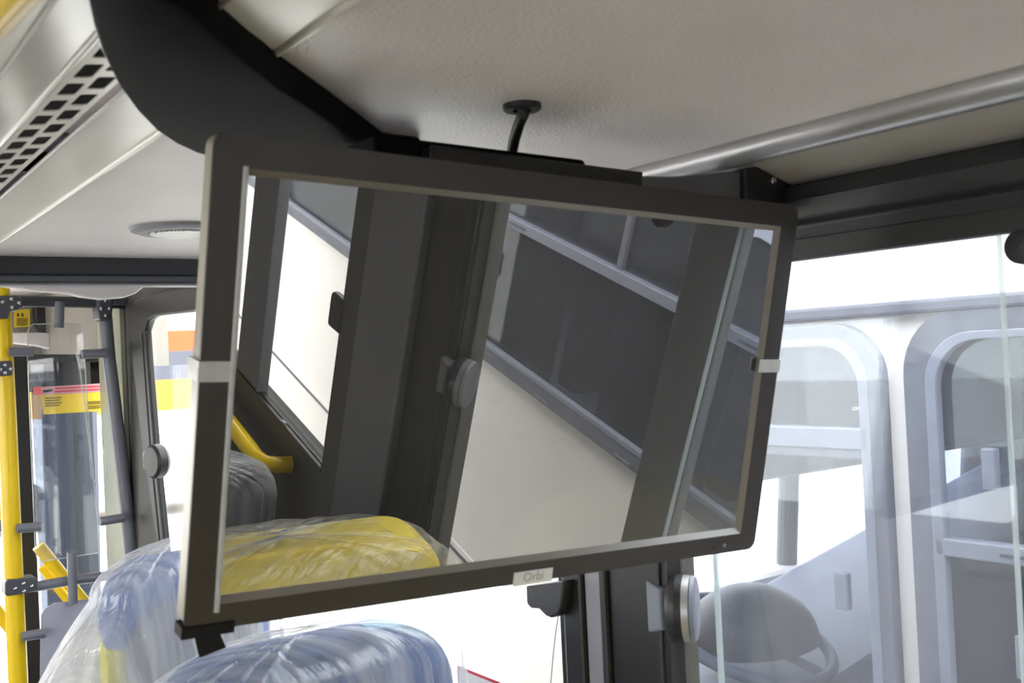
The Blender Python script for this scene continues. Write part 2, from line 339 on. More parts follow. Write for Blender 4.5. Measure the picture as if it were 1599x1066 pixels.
MB().box((dx[2][0]-.002-DL.x, YB, .176-DL.z+.006), (dx[1][0]-.0005-DL.x, 1.6, .20-DL.z)).build('dark_backing', M['void'], duct)  # solid black backing stands in for the shade inside the duct

# ceiling lamp (oval grille)
lc = hz(285, 356, ZC)
lamp = tag(empty('ceiling_speaker', (lc.x, lc.y, ZC)), 'round white louvred vent cover set in the pale ceiling beside the monitor', 'vent cover')
MB().lathe((0, 0, 0), (0, 0, -1), [(.062, 0), (.060, .004), (.052, .0065), (.040, .0065), (.038, .004), (.001, .004)], 40).build('rim', M['lightgrey'], lamp, smooth=False)
sl = MB()
for k in range(-9, 10):
    h = math.sqrt(max(0, .037**2-(k*.004)**2)); sl.box((k*.004-.0012, -h, -.0085), (k*.004+.0012, h, -.004))
sl.build('grille', M['whitepl'], lamp)

# curved black cover under the ceiling
zb = .157
pc = [(90, -80), (118, -30), (132, 0), (143, 50), (158, 95), (180, 138), (208, 175), (240, 207), (272, 228), (305, 243), (420, 275), (640, 300), (655, 216), (618, 213), (600, 210), (560, 178), (500, 133), (430, 82), (388, 45), (345, 2), (280, -60), (200, -110)]
pts = [hz(x, y, zb if i < 11 else .1765).xy for i, (x, y) in enumerate(pc)]; ctr = sum((p for p in pts), Vector((0, 0)))/len(pts)
cv = tag(empty('ceiling_cover', (ctr.x, ctr.y, .175)), 'large matte black curved cover screwed under the ceiling behind the monitor', 'ceiling cover')
m = MB(); lay = [(1.0, .1765), (1.0, zb+.012), (.985, zb+.005), (.955, zb+.001), (.90, zb)]
rings = [[m.bm.verts.new(((p.x-ctr.x)*s, (p.y-ctr.y)*s, z-.175)) for p in pts] for s, z in lay]
for a, b in zip(rings, rings[1:]):
    for k in range(len(pts)): j = (k+1) % len(pts); m.bm.faces.new([a[k], a[j], b[j], b[k]])
m.bm.faces.new(rings[-1]); m.bm.faces.new(rings[0][::-1])
sharp(m.build('panel', M['cover'], cv), .8)
e_ = [Vector((p.x-ctr.x, p.y-ctr.y, zb+.0135-.175)) for p in pts[:11]]
sharp(MB().tube([(p.x*1.008, p.y*1.008, p.z) for p in e_], .0022, 8).build('edge_trim', M['cream'], cv))

# transverse beam
yb = 1.60; b0 = hy(0, 408, yb); b1 = hy(300, 409, yb); b2 = hy(0, 445, yb); b3 = hy(300, 447, yb)
zt = (b0.z+b1.z)/2; zl = (b2.z+b3.z)/2; zm = zt-(zt-zl)*.58
struct(MB().hexa([(-.2, yb, zm), (W, yb, zm), (W, yb, .36), (-.2, yb, .36)], [(-.2, yb+.03, zm), (W, yb+.03, zm), (W, yb+.03, .36), (-.2, yb+.03, .36)]).build('trim_9', M['beam'], bevel=.003))
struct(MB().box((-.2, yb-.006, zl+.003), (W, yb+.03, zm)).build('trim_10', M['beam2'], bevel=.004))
struct(MB().box((-.2, yb-.008, zl), (W, yb+.03, zl+.003)).build('trim_11', M['lightgrey']))
# ================================================================== own windows
def latch(parent, loc, s=1, side=1, ax=None, col=None):
    """sliding-sash latch: grey clamp with a round flanged knob"""
    x, y, z = loc; ax = Vector(ax or (.62, -.78*side, 0)).normalized(); c_ = Vector(loc)
    MB().hexa([(x-.008, y+.030*side, z-.030), (x+.010, y+.034*side, z-.030), (x+.010, y+.034*side, z+.026), (x-.008, y+.030*side, z+.026)],
              [(x-.012, y+.004*side, z-.022), (x+.012, y-.0*side, z-.022), (x+.012, y-.0*side, z+.020), (x-.012, y+.004*side, z+.020)]).build('latch', col or M['shellgrey'], parent, bevel=.003)
    k = MB().lathe(c_, ax, [(.026, -.004), (.0315, .0), (.0345, .006), (.034, .013)], 36).build('latch_knob', M['black'], parent)
    sharp(k, .5); r_ = MB().lathe(c_+ax*.0132, ax, [(.034, 0), (.0335, .007)], 36).build('latch_rim', col or M['alu'], parent); sharp(r_, .5)
    sharp(MB().lathe(c_+ax*.0203, ax, [(.0325, 0), (.0325, .001), (.0335, .0012), (.032, .005), (.028, .006)], 36).build('latch_cap', col or M['shellgrey'], parent), .5)
def window(n, h, glass_mats, mull=(), latches=(), rings_=True):
    y0, z0, y1, z1 = h; e = struct(empty('window_%d' % n, (W, y0, z0))); a, b = y1-y0, z1-z0
    ring('window_frame', rr(-.012, -.012, a+.012, b+.012, .02), rr(.006, .006, a-.006, b-.006, .016), .02, XW(-.004), M['rubber'], e, .003)
    m = MB()
    for k in range(3): m.box((-.016+.008*k, .006, -.004), (-.013+.008*k, a-.006, .008-.002*k))
    m.build('track', M['rubber'], e)
    MB().box((-.012, .0, -.0125), (-.008, a, -.0085)).build('track_edge', M['alu'], e)
    for (ya, yb_, x, g) in glass_mats: MB().box((x-W, ya-y0, 0), (x-W+.003, yb_-y0, b)).build('pane', g, e)
    for (ya, yb_, m_) in mull: MB().box((-.012, ya-y0, 0), (.012, yb_-y0, b)).build('mullion', m_, e, bevel=.002)
    for (y, z, s) in latches: latch(e, (-.012, y-y0, z-z0), side=s)
    return e
wA = window(1, hA, [(-.02, .812, .764, G_own), (.424, .736, .755, G_slide)], latches=[(.792, -.266, 1)])
for y in (.424, .736): MB().box((-.0052, y-.0015-hA[0], .002), (-.0022, y+.0015-hA[0], .69)).build('pane_edge', G_edge, wA)
MB().box((-.0066, .728-hA[0], .002), (-.0060, .7345-hA[0], .69)).build('edge_seal', G_edge, wA)
p = hx(1601, 385, .70)
sharp(MB().lathe((p.x-W, p.y-hA[0], p.z-ZB), (-1, 0, 0), [(.010, -.006), (.0125, 0), (.012, .006), (.001, .008)], 20).build('latch_knob', M['black'], wA))
latch(wA, (-.024, -.006-hA[0], -.272-ZB), side=-1, col=M['char'])  # this latch is coloured charcoal to read as a backlit silhouette
wC = window(2, hC, [(.985, 2.0, .764, G_own)])
# dark latch hanging left of the pillar with a thin pull cord
q = [hx(x, y, .735) for x, y in ((832, 912), (833, 940), (840, 947), (852, 948), (862, 958), (872, 962), (882, 958), (888, 945), (892, 905))]
sheet('latch', [[(v.y-hC[0], v.z-ZB) for v in q]], .022, XW(.735-W), M['black'], wC, .003)
cord = tag(MB().tube([hx(x, y, .742) for x, y in ((871, 938), (873, 955), (868, 985), (864, 1020), (860, 1066), (856, 1110))], .0006, 6).build('cord', M['lightgrey']), 'thin pale cord hanging from the black window latch below the monitor', 'cord')
wD = window(3, hD, [(-2.2, -.4, .764, G_own)], mull=[(-.882, -.751, M['char'])])
MB().box((-.018, -.450-hD[0], -.352-ZB), (.0, -.392-hD[0], -.288-ZB)).build('latch', M['black'], wD, bevel=.008, bseg=3)
MB().box((-.016, -.60-hD[0], .0), (-.010, -.585-hD[0], .012)).build('sash_stop', M['lightgrey'], wD)
for k in range(4): 
    text('etched_mark', '||:|', .012, XW(-.0015) @ Matrix.Translation((-.415-hD[0]-.014*0, .05+.012*k, 0)) , M['ink'], wD) if k == 0 else None
# far window: thick rounded frame
eE = struct(empty('window_4', (W, 1.86, ZB)))
oE = [tuple(hx(x, y, .742).yz) for x, y in ((245, 850), (222, 700), (206, 560), (201, 500), (203, 482), (212, 468), (232, 459), (262, 452), (300, 447))]
oE = [(v[0]-1.86, v[1]-ZB) for v in oE]+[(.24, .83), (.24, -.02), (oE[0][0]-1.86-.02, -.04)]
iE = [(v[0]-1.86, v[1]-ZB) for v in [tuple(hx(x, y, .742).yz) for x, y in ((255, 850), (240, 700), (229, 560), (226, 515), (231, 500), (243, 493), (300, 487))]]+[(0.29, .755), (.29, .02), (.62, .0)]
ring('window_frame', oE, iE, .018, XW(-.009), M['rubber'], eE, .005)
for k, off in enumerate((0, .045, .09)):
    tr = [hx(x-8+off*110, y, .748+.006*k) for x, y in ((262, 850), (247, 700), (237, 560), (234, 520))]
    MB().tube([(v.x-W-.006, v.y-1.86, v.z-ZB) for v in tr], .0028, 8).build('track', M['rubber'], eE)
sheet('pane', [iE], .004, XW(.004), G_own, eE)
v = hx(252, 718, .73)
sharp(MB().lathe((v.x-W-.02, v.y-1.86-.02, v.z-ZB), (-1, -.2, 0), [(.034, -.02), (.040, -.012), (.040, .006), (.034, .012), (.001, .013)], 28).build('latch_knob', M['black'], eE), .5)
MB().box((v.x-W-.03, v.y-1.86+.0, v.z-ZB-.022), (v.x-W, v.y-1.86+.05, v.z-ZB+.022)).build('latch', M['lightgrey'], eE, bevel=.006)
# warning sign on the glass below the monitor
y1, zt = 1.235, hx(722, 1041, .757).z; y0 = hx(780, 1066, .757).y-.03
sg = tag(empty('warning_sign', (.757, y0, zt-.16)), 'white warning sign with thin red border stuck on the window glass', 'sign')
sheet('board', [[(0, 0), (y1-y0, 0), (y1-y0, .16), (0, .16)]], .0006, XW(0), M['white'], sg)
ring('border', [(0, 0), (y1-y0, 0), (y1-y0, .16), (0, .16)], [(.004, .004), (y1-y0-.004, .004), (y1-y0-.004, .156), (.004, .156)], .0008, XW(-.0006), M['redink'], sg)
sheet('symbol', [[(y1-y0-.05, .10), (y1-y0-.025, .145), (y1-y0-.0, .10)][::-1]] if 0 else [[(y1-y0-.060, .095), (y1-y0-.022, .095), (y1-y0-.041, .142)]], .0008, XW(-.0006), M['redink'], sg)

# ================================================================== monitor
n_ = Vector((-.016090, -.979943, -.198273))
aa, tt, bb = -.016421, .199599, -.041109
n_ = Vector((math.sin(aa)*math.cos(tt), -math.cos(aa)*math.cos(tt), -math.sin(tt)))
h0 = Vector((math.cos(aa), math.sin(aa), 0)); v0 = n_.cross(h0)*-1
if v0.z < 0: v0 = -v0
H = h0*math.cos(bb)+v0*math.sin(bb); V = -h0*math.sin(bb)+v0*math.cos(bb)
TL = Vector((.198246, .549456, .131247)); MW = .48; MH = MW/1.668661
org = TL+H*(MW/2)-V*MH
mon = tag(empty('monitor', rot=Matrix(((H.x, -n_.x, V.x, org.x), (H.y, -n_.y, V.y, org.y), (H.z, -n_.z, V.z, org.z), (0, 0, 0, 1)))), 'black flat screen monitor hung under the bus ceiling reflecting the next bus', 'monitor')
def muv(x, y, off=0):  # pixel -> (u,v) on the front plane, local (x,z)
    d = ray(x, y); q = d*((TL.dot(n_)+off)/d.dot(n_))-org; return q.dot(H), q.dot(V)
def YL(y): return Matrix(((1, 0, 0, 0), (0, 0, 1, y), (0, 1, 0, 0), (0, 0, 0, 1)))
hw = MW/2
ri = (-hw+.0185, MH-.2727, -hw+.4617, MH-.018)
gi = (-hw+.0198, MH-.2682, -hw+.4572, MH-.0222)
ring('bezel', rr(-hw, 0, hw, MH, .008), rr(*ri, .001, 2), .003, YL(.0015), M['bezel'], mon, .0006)
lip = MB(); q = lambda r_, y: [(r_[0], y, r_[1]), (r_[2], y, r_[1]), (r_[2], y, r_[3]), (r_[0], y, r_[3])]
a, b = q(ri, .0004), q(gi, .0042)
for k in range(4): j = (k+1) % 4; lip.quad(a[k], a[j], b[j], b[k])
lip.build('bezel_lip', M['bevel'], mon)
sharp(MB().tube([(ri[0]+.0002, -.0002, ri[1]-.004), (ri[0]+.0002, -.0002, ri[3]+.001)], .0017, 10).build('edge_highlight', M['silver'], mon))  # silver bead stands in for the window highlight along the left bezel edge
MB().box((ri[0], .004, ri[1]), (ri[2], .0055, ri[3])).build('screen', M_screen, mon)
hs = MB(); o1 = rr(-hw+.0006, .0006, hw-.0006, MH-.0006, .008); o2 = rr(-hw+.002, .002, hw-.002, MH-.002, .008); o3 = rr(-hw+.05, .04, hw-.05, MH-.04, .02)
rg = [[hs.bm.verts.new((x, y, z)) for x, z in o] for o, y in ((o1, .003), (o1, .016), (o2, .020), (o3, .042))]
for a, b in zip(rg, rg[1:]):
    for k in range(len(o1)): j = (k+1) % len(o1); hs.bm.faces.new([a[k], a[j], b[j], b[k]])
hs.bm.faces.new(rg[-1]); sharp(hs.build('housing', M['shell'], mon), .5)
# label
us = [muv(x, y) for x, y in ((803, 894), (863, 886), (860, 905), (800, 915))]
cx = sum(a for a, b in us)/4; cz = sum(b for a, b in us)/4; lw = (us[1][0]-us[0][0]); lh = us[0][1]-us[3][1]
lab = MB().box((cx-lw/2, -.0008, cz-lh/2), (cx+lw/2, .0, cz+lh/2)).build('label', M['white'], mon)
text('lettering', 'Orbi', lh*.95, Matrix(((1, 0, 0, cx), (0, 0, -1, -.0010), (0, 1, 0, cz+.0003), (0, 0, 0, 1))), M['ink'], lab, .0001)
for i, (x, y, r_) in enumerate(((1131, 851, .0016), (1115, 855, .0008))):
    u, v = muv(x, y); MB().lathe((u, 0, v), (0, -1, 0), [(r_, 0), (r_, .0006), (r_*.6, .001)], 14).build('indicator', M['lightgrey'] if i == 0 else M['black'], mon)
# tape
def tape(name, c4, side, m):
    us = [muv(*c) for c in c4]; u0 = min(a for a, b in us); u1 = max(a for a, b in us); z0 = sum(sorted(b for a, b in us)[:2])/2; z1 = sum(sorted(b for a, b in us)[2:])/2
    t = MB(); t.box((max(u0, -hw), -.0008, z0), (min(u1, hw), -.0001, z1))
    if side < 0: t.box((-hw-.0012, -.0008, z0), (-hw, .019, z1)); 
    else: t.box((hw, -.0008, z0), (hw+.0012, .019, z1))
    if side < 0: t.box((ri[0], -.0008, z0), (ri[0]+.0006, .004, z1))
    return t.build(name, m, mon)
tape('silver_tape', ((298, 563), (360, 565), (357, 596), (298, 596)), -1, M['silver'])
tape('silver_tape', ((1186, 562), (1218, 560), (1215, 580), (1183, 582)), 1, M['silver'])
bt = MB(); bt.box((-hw-.0016, -.0012, -.003), (-hw+.030, .012, .004))
P = [muv(x, y) for x, y in ((306, 992), (345, 988), (357, 1015), (315, 1031))]
bt.hexa([(a, .004, b) for a, b in P], [(a, .0055, b) for a, b in P]); bt.build('black_tape', M['tape'], mon)
# bracket above the monitor
br = tag(empty('monitor_bracket', (.45, .62, ZC)), 'black steel bracket with curved rod hanging the monitor from the ceiling', 'bracket')
BL = Vector(br.location)
def ybox(name, px, y, d, m, parent, org_, bevel=.002):
    lo = [hy(a, b, y)-org_ for a, b in px]; hi = [v+Vector((0, d, 0)) for v in lo]
    return MB().hexa(lo, hi).build(name, m, parent, bevel=bevel)
ybox('bar', ((585, 209), (603, 211), (912, 249), (917, 260), (915, 330), (585, 300)), .615, .05, M['cover'], br, BL)
ybox('plate', ((672, 226), (1004, 268), (1004, 330), (672, 300)), .600, .012, M['rubber'], br, BL, .001)
rc = hz(815, 163, ZC)
ros = MB().lathe((rc.x-BL.x, rc.y-BL.y, 0), (0, 0, -1), [(.0135, 0), (.0135, .0035), (.0125, .0045), (.0065, .0045), (.0065, .001), (.0001, .001)], 36)
sharp(ros.build('rosette', M['black'], br), .5)
r1 = hy(817, 175, rc.y); 
sharp(MB().tube([(rc.x-BL.x, rc.y-BL.y, -.001)]+[hy(x, y, rc.y+.02*k)-BL for k, (x, y) in enumerate(((817, 178), (810, 195), (803, 218), (798, 245)))], .0042, 14).build('rod', M['black'], br))
# arm to the window header
arm = tag(empty('support_bracket', (.74, .64, .11)), 'dark bolted arm reaching from the window header to the monitor', 'bracket')
AL = Vector(arm.location)
ybox('arm', ((985, 274), (1060, 275), (1110, 270), (1170, 265), (1170, 330), (985, 310)), .625, .02, M['char'], arm, AL)
ybox('end_plate', ((1165, 262), (1222, 253), (1232, 258), (1238, 275), (1240, 335), (1165, 335)), .618, .02, M['black'], arm, AL)
v = hy(1206, 283, .618)-AL
sharp(MB().lathe(v, (0, -1, 0), [(.0035, 0), (.0035, .002), (.002, .003)], 16).build('bolt', M['chrome'], arm))

# ================================================================== partition by the front door (Y = 2.85)
YP = 2.85
def tubepx(pts, r, y=YP, org_=Vector((0, 0, 0)), n=14): return MB().tube([hy(a, b, y)-org_ for a, b in pts], r, n)
yp0 = hy(28, 1066, YP)
pole = tag(empty('yellow_pole', (yp0.x, YP, FL)), 'bright yellow vertical handrail pole at the left edge', 'handrail'); PL = Vector(pole.location)
sharp(tubepx([(-1, 430), (4, 520), (11, 660), (22, 920), (31, 1120), (45, 1500)], .0225, YP, PL, 18).build('pole', M['yellow'], pole))
def clampobj(name, px, y, m, parent, org_, bolts):
    o = ybox(name, px, y, .06, m, parent, org_, .006)
    for (a, b) in bolts: sharp(MB().lathe(hy(a, b, y)-org_, (0, -1, 0), [(.0048, 0), (.0045, .003), (.002, .0045)], 10).build('bolt', M['chrome'], parent))
clampobj('clamp', ((-10, 462), (28, 460), (38, 467), (38, 478), (28, 484), (15, 486), (15, 497), (-10, 498)), YP-.03, M['clamp'], pole, PL, ((4, 472), (18, 467), (30, 473), (19, 480)))
clampobj('clamp', ((-10, 564), (18, 563), (20, 568), (20, 584), (18, 586), (-10, 588)), YP-.03, M['clamp'], pole, PL, ((1, 577), (8, 570), (8, 582), (17, 576)))
clampobj('clamp', ((8, 909), (12, 905), (56, 901), (59, 905), (59, 920), (56, 923), (12, 931), (8, 928)), YP-.03, M['clamp'], pole, PL, ((24, 919), (37, 911), (50, 915), (38, 923)))
# partition frame in grey tube
ptn = tag(empty('door_partition', (.62, YP, FL)), 'grey tube partition frame with clear acrylic panels beside the front door', 'partition'); QL = Vector(ptn.location)
sharp(tubepx([(163, 478), (170, 560), (180, 640), (192, 740), (202, 830), (222, 1000), (250, 1200)], [.0175]*7, YP, QL, 16).build('post', M['polegrey'], ptn))
sharp(tubepx([(30, 470), (90, 471), (210, 474)], .0145, YP, QL).build('top_rail', M['beam'], ptn))
sharp(tubepx([(40, 917), (60, 915), (110, 906), (158, 900), (200, 893)], .0130, YP, QL).build('lower_rail', M['polegrey'], ptn))
sharp(tubepx([(93, 471), (92, 512)], .0125, YP-.01, QL).build('stub', M['polegrey'], ptn))
for a, b in (((14, 549), (52, 549)), ((128, 553), (165, 551)), ((26, 825), (63, 822)), ((156, 814), (193, 808)), ((34, 994), (70, 988)), ((112, 862), (114, 942))):
    sharp(tubepx([a, b], .0118, YP-.03, QL).build('holder', M['polegrey'], ptn))
clampobj('clamp', ((152, 467), (176, 467), (177, 480), (174, 500), (155, 500), (152, 485)), YP-.035, M['clamp'], ptn, QL, ((165, 470), (158, 482), (171, 482), (165, 493), (189, 470)))
sharp(tubepx([(176, 470), (200, 471)], .010, YP-.03, QL).build('stub', M['clamp'], ptn))
def acr(name, poly, y, m=G_acr, edge=True, th=.005):
    pp = [hy(a, b, y) for a, b in poly]; o = sheet(name, [[(v.x-QL.x, v.z-QL.z) for v in pp]], th, YW(y-QL.y), m, ptn)
    if edge: MB().tube([Vector((v.x-QL.x, y-QL.y, v.z-QL.z)) for v in pp+[pp[0]]], .0014, 6).build('panel_edge', G_edge, o)
    return o
acr('acrylic_panel', [(43, 560), (43, 520), (46, 510), (52, 506), (120, 505), (127, 509), (130, 520), (137, 640), (150, 790), (160, 862), (66, 876), (58, 872), (55, 860)], YP-.02)
acr('lower_board', [(62, 1090), (64, 960), (70, 950), (85, 941), (200, 928), (210, 1090)], YP-.015, M['lower'], False)
MB().tube([hy(x, y, YP-.05)-QL for x, y in ((118, 550), (124, 570), (133, 640), (140, 700), (143, 745), (153, 757), (162, 755), (165, 740), (163, 700), (152, 640))], .0013, 6).build('cable', G_edge, ptn)

# front door leaf (transverse, folded), bulkhead things
YD = 3.2
dr = struct(empty('door_1', (.6, YD, FL))); ZL = Vector(dr.location)
def ydoor(name, px, y, d, m, parent=dr, o=ZL, bevel=.002): return ybox(name, px, y, d, m, parent, o, bevel)
ydoor('door_frame', ((18, 562), (45, 562), (68, 1100), (42, 1100)), YD, .04, M['rubber'])
ydoor('door_frame', ((163, 556), (176, 556), (196, 900), (186, 900)), YD+.02, .03, M['black'])
ydoor('door_header', ((20, 553), (178, 553), (178, 565), (20, 565)), YD, .03, M['black'])
ydoor('door_panel', ((45, 560), (180, 556), (178, 608), (47, 612)), YD+.04, .02, M['void'])
pp = [hy(a, b, YD+.01) for a, b in ((46, 560), (140, 560), (158, 980), (68, 1000))]
sheet('pane', [[(v.x-ZL.x, v.z-ZL.z) for v in pp]], .006, YW(YD+.01-ZL.y), G_door, dr)
ydoor('sticker', ((65, 617), (166, 611), (168, 641), (68, 647)), YD-.004, .001, M['stickY'], bevel=0)
ydoor('sticker', ((64, 604), (165, 598), (166, 611), (65, 617)), YD-.005, .001, M['stickP'], bevel=0)
ydoor('sticker', ((52, 604), (64, 603), (65, 616), (53, 616)), YD-.006, .001, M['stickR'], bevel=0)
for (x0, x1, ys) in ((70, 97, (621, 625, 629, 633)), (136, 160, (627, 630, 634, 637))):
    for k, yy in enumerate(ys): ydoor('print_line', ((x0, yy), (x1-3*(k % 2), yy-1.5), (x1-3*(k % 2), yy-.2), (x0, yy+1.3)), YD-.007, .001, M['darkink'], bevel=0)
for k, yy in enumerate((605.5, 610.5)): ydoor('print_line', ((86-2*k, yy), (160, yy-4.2), (160, yy-2.2), (86-2*k, yy+2)), YD-.008, .001, M['redink'], bevel=0)
ydoor('print_line', ((67, 609), (82, 607.5), (82, 611), (67, 613)), YD-.008, .001, M['darkink'], bevel=0)
# panel added behind the door glass for its bluish tone, and a post
cab = tag(ybox('door_backing_panel', ((66, 640), (152, 640), (160, 1010), (78, 1010)), 3.7, .02, M['ndash'], None, Vector((0, 0, 0))), 'blue grey panel added behind the front door glass for its bluish tone', 'partition')
tag(ybox('cab_post', ((117, 650), (124, 650), (134, 1000), (124, 1000)), 3.6, .03, M['char'], None, Vector((0, 0, 0))), 'dark upright post behind the front door glass', 'post')
sgn = tag(empty('notice_sign', hy(35, 511, 3.88)), 'small yellow notice with dark print near the top left handrail', 'sign'); SL = Vector(sgn.location)
ybox('board', ((22, 484), (47, 482), (47, 510), (22, 511)), 3.88, .003, M['stickY'], sgn, SL, 0)
for k, yy in enumerate((497.5, 500.5, 503.5, 506.5)): ybox('print_line', ((26, yy), (43, yy-.4), (43, yy+.9), (26, yy+1.2)), 3.877, .001, M['darkink'], sgn, SL, 0)
for xx in (28, 35): ybox('pictogram', ((xx-1.3, 489), (xx+1.3, 489), (xx+1.3, 494), (xx-1.3, 494)), 3.877, .001, M['darkink'], sgn, SL, 0)
blk = [(54, 478), (83, 476), (86, 515), (84, 523), (76, 523), (64, 517), (56, 505)]
tag(ybox('door_motor_cover', blk, 3.84, .05, M['black'], None, Vector((0, 0, 0)), .006), 'black rounded cover on the front bulkhead above the door', 'cover')
tag(ybox('bulkhead_ledge', ((-20, 520), (60, 519), (150, 523), (205, 520), (205, 548), (120, 556), (60, 540), (-20, 531)), 3.80, .05, M['whitepl'], None, Vector((0, 0, 0)), .004), 'pale ledge running along the front bulkhead', 'ledge')
tag(ybox('white_box', ((98, 517), (127, 512), (131, 546), (99, 546)), 3.70, .05, M['whitepl'], None, Vector((0, 0, 0)), .003), 'small white box behind the clear acrylic panel', 'box')
# white swept ceiling moulding behind the beam
tag(ybox('ceiling_moulding', ((-40, 440), (0, 446), (60, 454), (110, 458), (128, 463), (160, 467), (195, 464), (212, 458), (235, 440)), 2.2, .03, M['whitepl'], None, Vector((0, 0, 0)), .006), 'white swept ceiling moulding hanging behind the dark beam', 'moulding')
# yellow stair rails behind the partition, and rail at top left
for k, (a, b, r_) in enumerate((((60, 852), (135, 945), .017), ((66, 885), (112, 945), .012), ((-20, 780), (10, 806), .016), ((-20, 935), (20, 985), .016))):
    lbl = ['thick slanting yellow rail behind the acrylic partition', 'thin slanting yellow rail just under the thick one', 'yellow rail end passing left of the yellow pole, upper one', 'yellow rail end passing left of the yellow pole, lower one'][k]
    tag(sharp(tubepx([a, b], r_, (3.02, 3.09, 3.0, 3.0)[k]).build('handrail', M['yellow'])), lbl, 'handrail', 'slanting yellow door rails')
v = hz(-60, 40, .10); v2 = hz(40, -60, .10)
tag(sharp(MB().tube([hz(-70, 75, .10), hz(-20, 25, .10), hz(30, -30, .10), hz(80, -85, .10)], .0065, 14).build('ceiling_handrail', M['yellow'])), 'yellow overhead handrail cropped at the top left corner', 'handrail')

# ================================================================== seats
def seat(name, loc, wd, fabm, hdm, label, group, yaw=0, nosh=False):
    e = tag(empty(name, (loc[0], loc[1], FL)), label, 'seat', group); e.rotation_euler = (0, 0, yaw)
    H_ = loc[2]-FL; h2 = wd/2
    # backrest: rounded slab, slightly reclined; local z top = H_
    me = plate([rr(-h2, H_-.62, h2, H_, (.03, .03, .085, .085), 8)], .05, YW(0)); o = link('backrest', me, fabm, e, bevel=.02, bseg=4)
    for p in me.polygons: p.use_smooth = True
    me = plate([rr(-h2+.028, H_-.60, h2-.028, H_-.075, (.03, .03, .09, .09), 8)], .03, YW(-.036)); o = link('back_shell', me, M['shellgrey'], e, bevel=.010, bseg=3)
    for x, z in ((-h2+.055, -.125), (h2-.055, -.125), (-h2+.06, -.24), (h2-.06, -.24)):
        sharp(MB().lathe((x, -.0515, H_+z), (0, -1, 0), [(.005, 0), (.004, .003), (.001, .004)], 12).build('rivet', M['chrome'], e))
    me = plate([rr(-h2+.012, H_-.19, h2-.012, H_-.006, (.03, .03, .075, .075), 8)], .03, YW(.036)); link('headrest', me, hdm, e, bevel=.014, bseg=4)
    MB().box((-h2, .02, H_-.70), (h2, .42, H_-.60)).build('seat_cushion', fabm, e, bevel=.03, bseg=4)
    for sx in (-1, 1): MB().tube([(sx*h2*.7, .05, 0), (sx*h2*.7, .05, H_-.68)], .016).build('leg', M['polegrey'], e)
    return e
s1 = seat('bus_seat', (.585, 1.87, -.318), .29, M['blue'], M['blue'], 'blue patterned bus seat under plastic, left of the monitor corner', 'blue seats wrapped in plastic')
s2 = seat('bus_seat', (.490, 1.13, -.312), .36, M['blue'], M['blue'], 'blue patterned bus seat under plastic, directly below the monitor', 'blue seats wrapped in plastic')
s3 = seat('bus_seat', (.47, .085, -.430), .45, M['yellowfab'], M['yellowfab'], 'bus seat with yellow headrest, seen mirrored in the monitor', 'seats mirrored in the monitor')
s4 = seat('bus_seat', (.465, -.50, -.615), .44, M['greyfab'], M['greyfab'], 'dark grey bus seat behind the yellow one, mirrored in the monitor', 'seats mirrored in the monitor')

def wrap(name, par, loc, wd, dp, m, label, top=.02, flareL=.0, flareR=0, drop=.55, seed=0, amp=1, tilt=0):
    e = MB(); nr, ns = 150, 46; h2 = wd/2+.012; d2 = dp/2+.012; rows = []
    for i in range(ns+1):
        s = i/ns; row = []
        for k in range(nr):
            th = 2*math.pi*k/nr; c, q = math.cos(th), math.sin(th)
            pw = .45
            X = math.copysign(abs(c)**pw, c); Y = math.copysign(abs(q)**.8, q)
            if s < .22:   # over the top
                t = s/.22; r_ = math.sin(t*math.pi/2)**.75; z = top*1.0*(1-t)+(.07)*(math.cos(t*math.pi/2)**.9-1) ; fx = r_; fy = max(r_, .03)**.8
            else:
                t = (s-.22)/.78; fx = 1; fy = 1; z = -.07-t*drop
            tt_ = max(0, (s-.22)/.78)
            fl = (flareL if c < 0 else flareR)*abs(c)*(tt_**.9)
            z += tilt*(X*fx)*(1-tt_)*(1.0 if X > 0 else .6); x = h2*X*fx+(-fl if c < 0 else fl); y = d2*Y*fy*(1+.5*tt_*(flareL > 0))
            tc_ = (math.cos(th)*3, math.sin(th)*3); nv = noise.noise(Vector((tc_[0]*2.2+seed*10, tc_[1]*2.2, s*1.6)))+.6*noise.noise(Vector((tc_[0]*6, tc_[1]*6, s*2.5+seed)))
            f = 1+.05*amp*nv*min(1, s*3); z += .006*min(1, s*4)*noise.noise(Vector((math.cos(th)*4, math.sin(th)*4, s*6+seed)))
            row.append(e.bm.verts.new((x*f+.006*nv, y*f*1.0+.008*nv, z)))
        rows.append(row)
    for a, b in zip(rows, rows[1:]):
        for k in range(nr): e.bm.faces.new([a[k], a[(k+1) % nr], b[(k+1) % nr], b[k]])
    o = e.build(name, m, par, smooth=True); o.location = Vector(loc)-Vector(par.location)
    uvl = o.data.uv_layers.new(name='UVMap')
    for p in o.data.polygons:
        ks = [(vi % nr, vi//nr) for vi in p.vertices]; wr = max(k for k, _ in ks) == nr-1 and min(k for k, _ in ks) == 0
        for li, (k, i) in zip(p.loop_indices, ks): vc = o.data.vertices[i*nr+k].co; uvl.data[li].uv = ((vc.x+1.7*vc.y)/wd*.5, i/ns)
    o['label'] = label; return o
wrap('plastic_cover', s1, (.585, 1.86, -.292), .305, .12, M_wrap, 'clear wrinkled plastic flaring down to the left', top=.004, flareL=.36, drop=.62, seed=1, tilt=.035)
wrap('plastic_cover', s2, (.490, 1.125, -.302), .375, .11, M_wrap, 'clear crumpled plastic', top=.004, flareL=.10, drop=.5, seed=2, amp=.8, tilt=.006)
wrap('plastic_cover', s3, (.47, .09, -.424), .455, .12, M_wrapthin, 'thin clear plastic film', top=.004, drop=.5, seed=3, amp=.4)
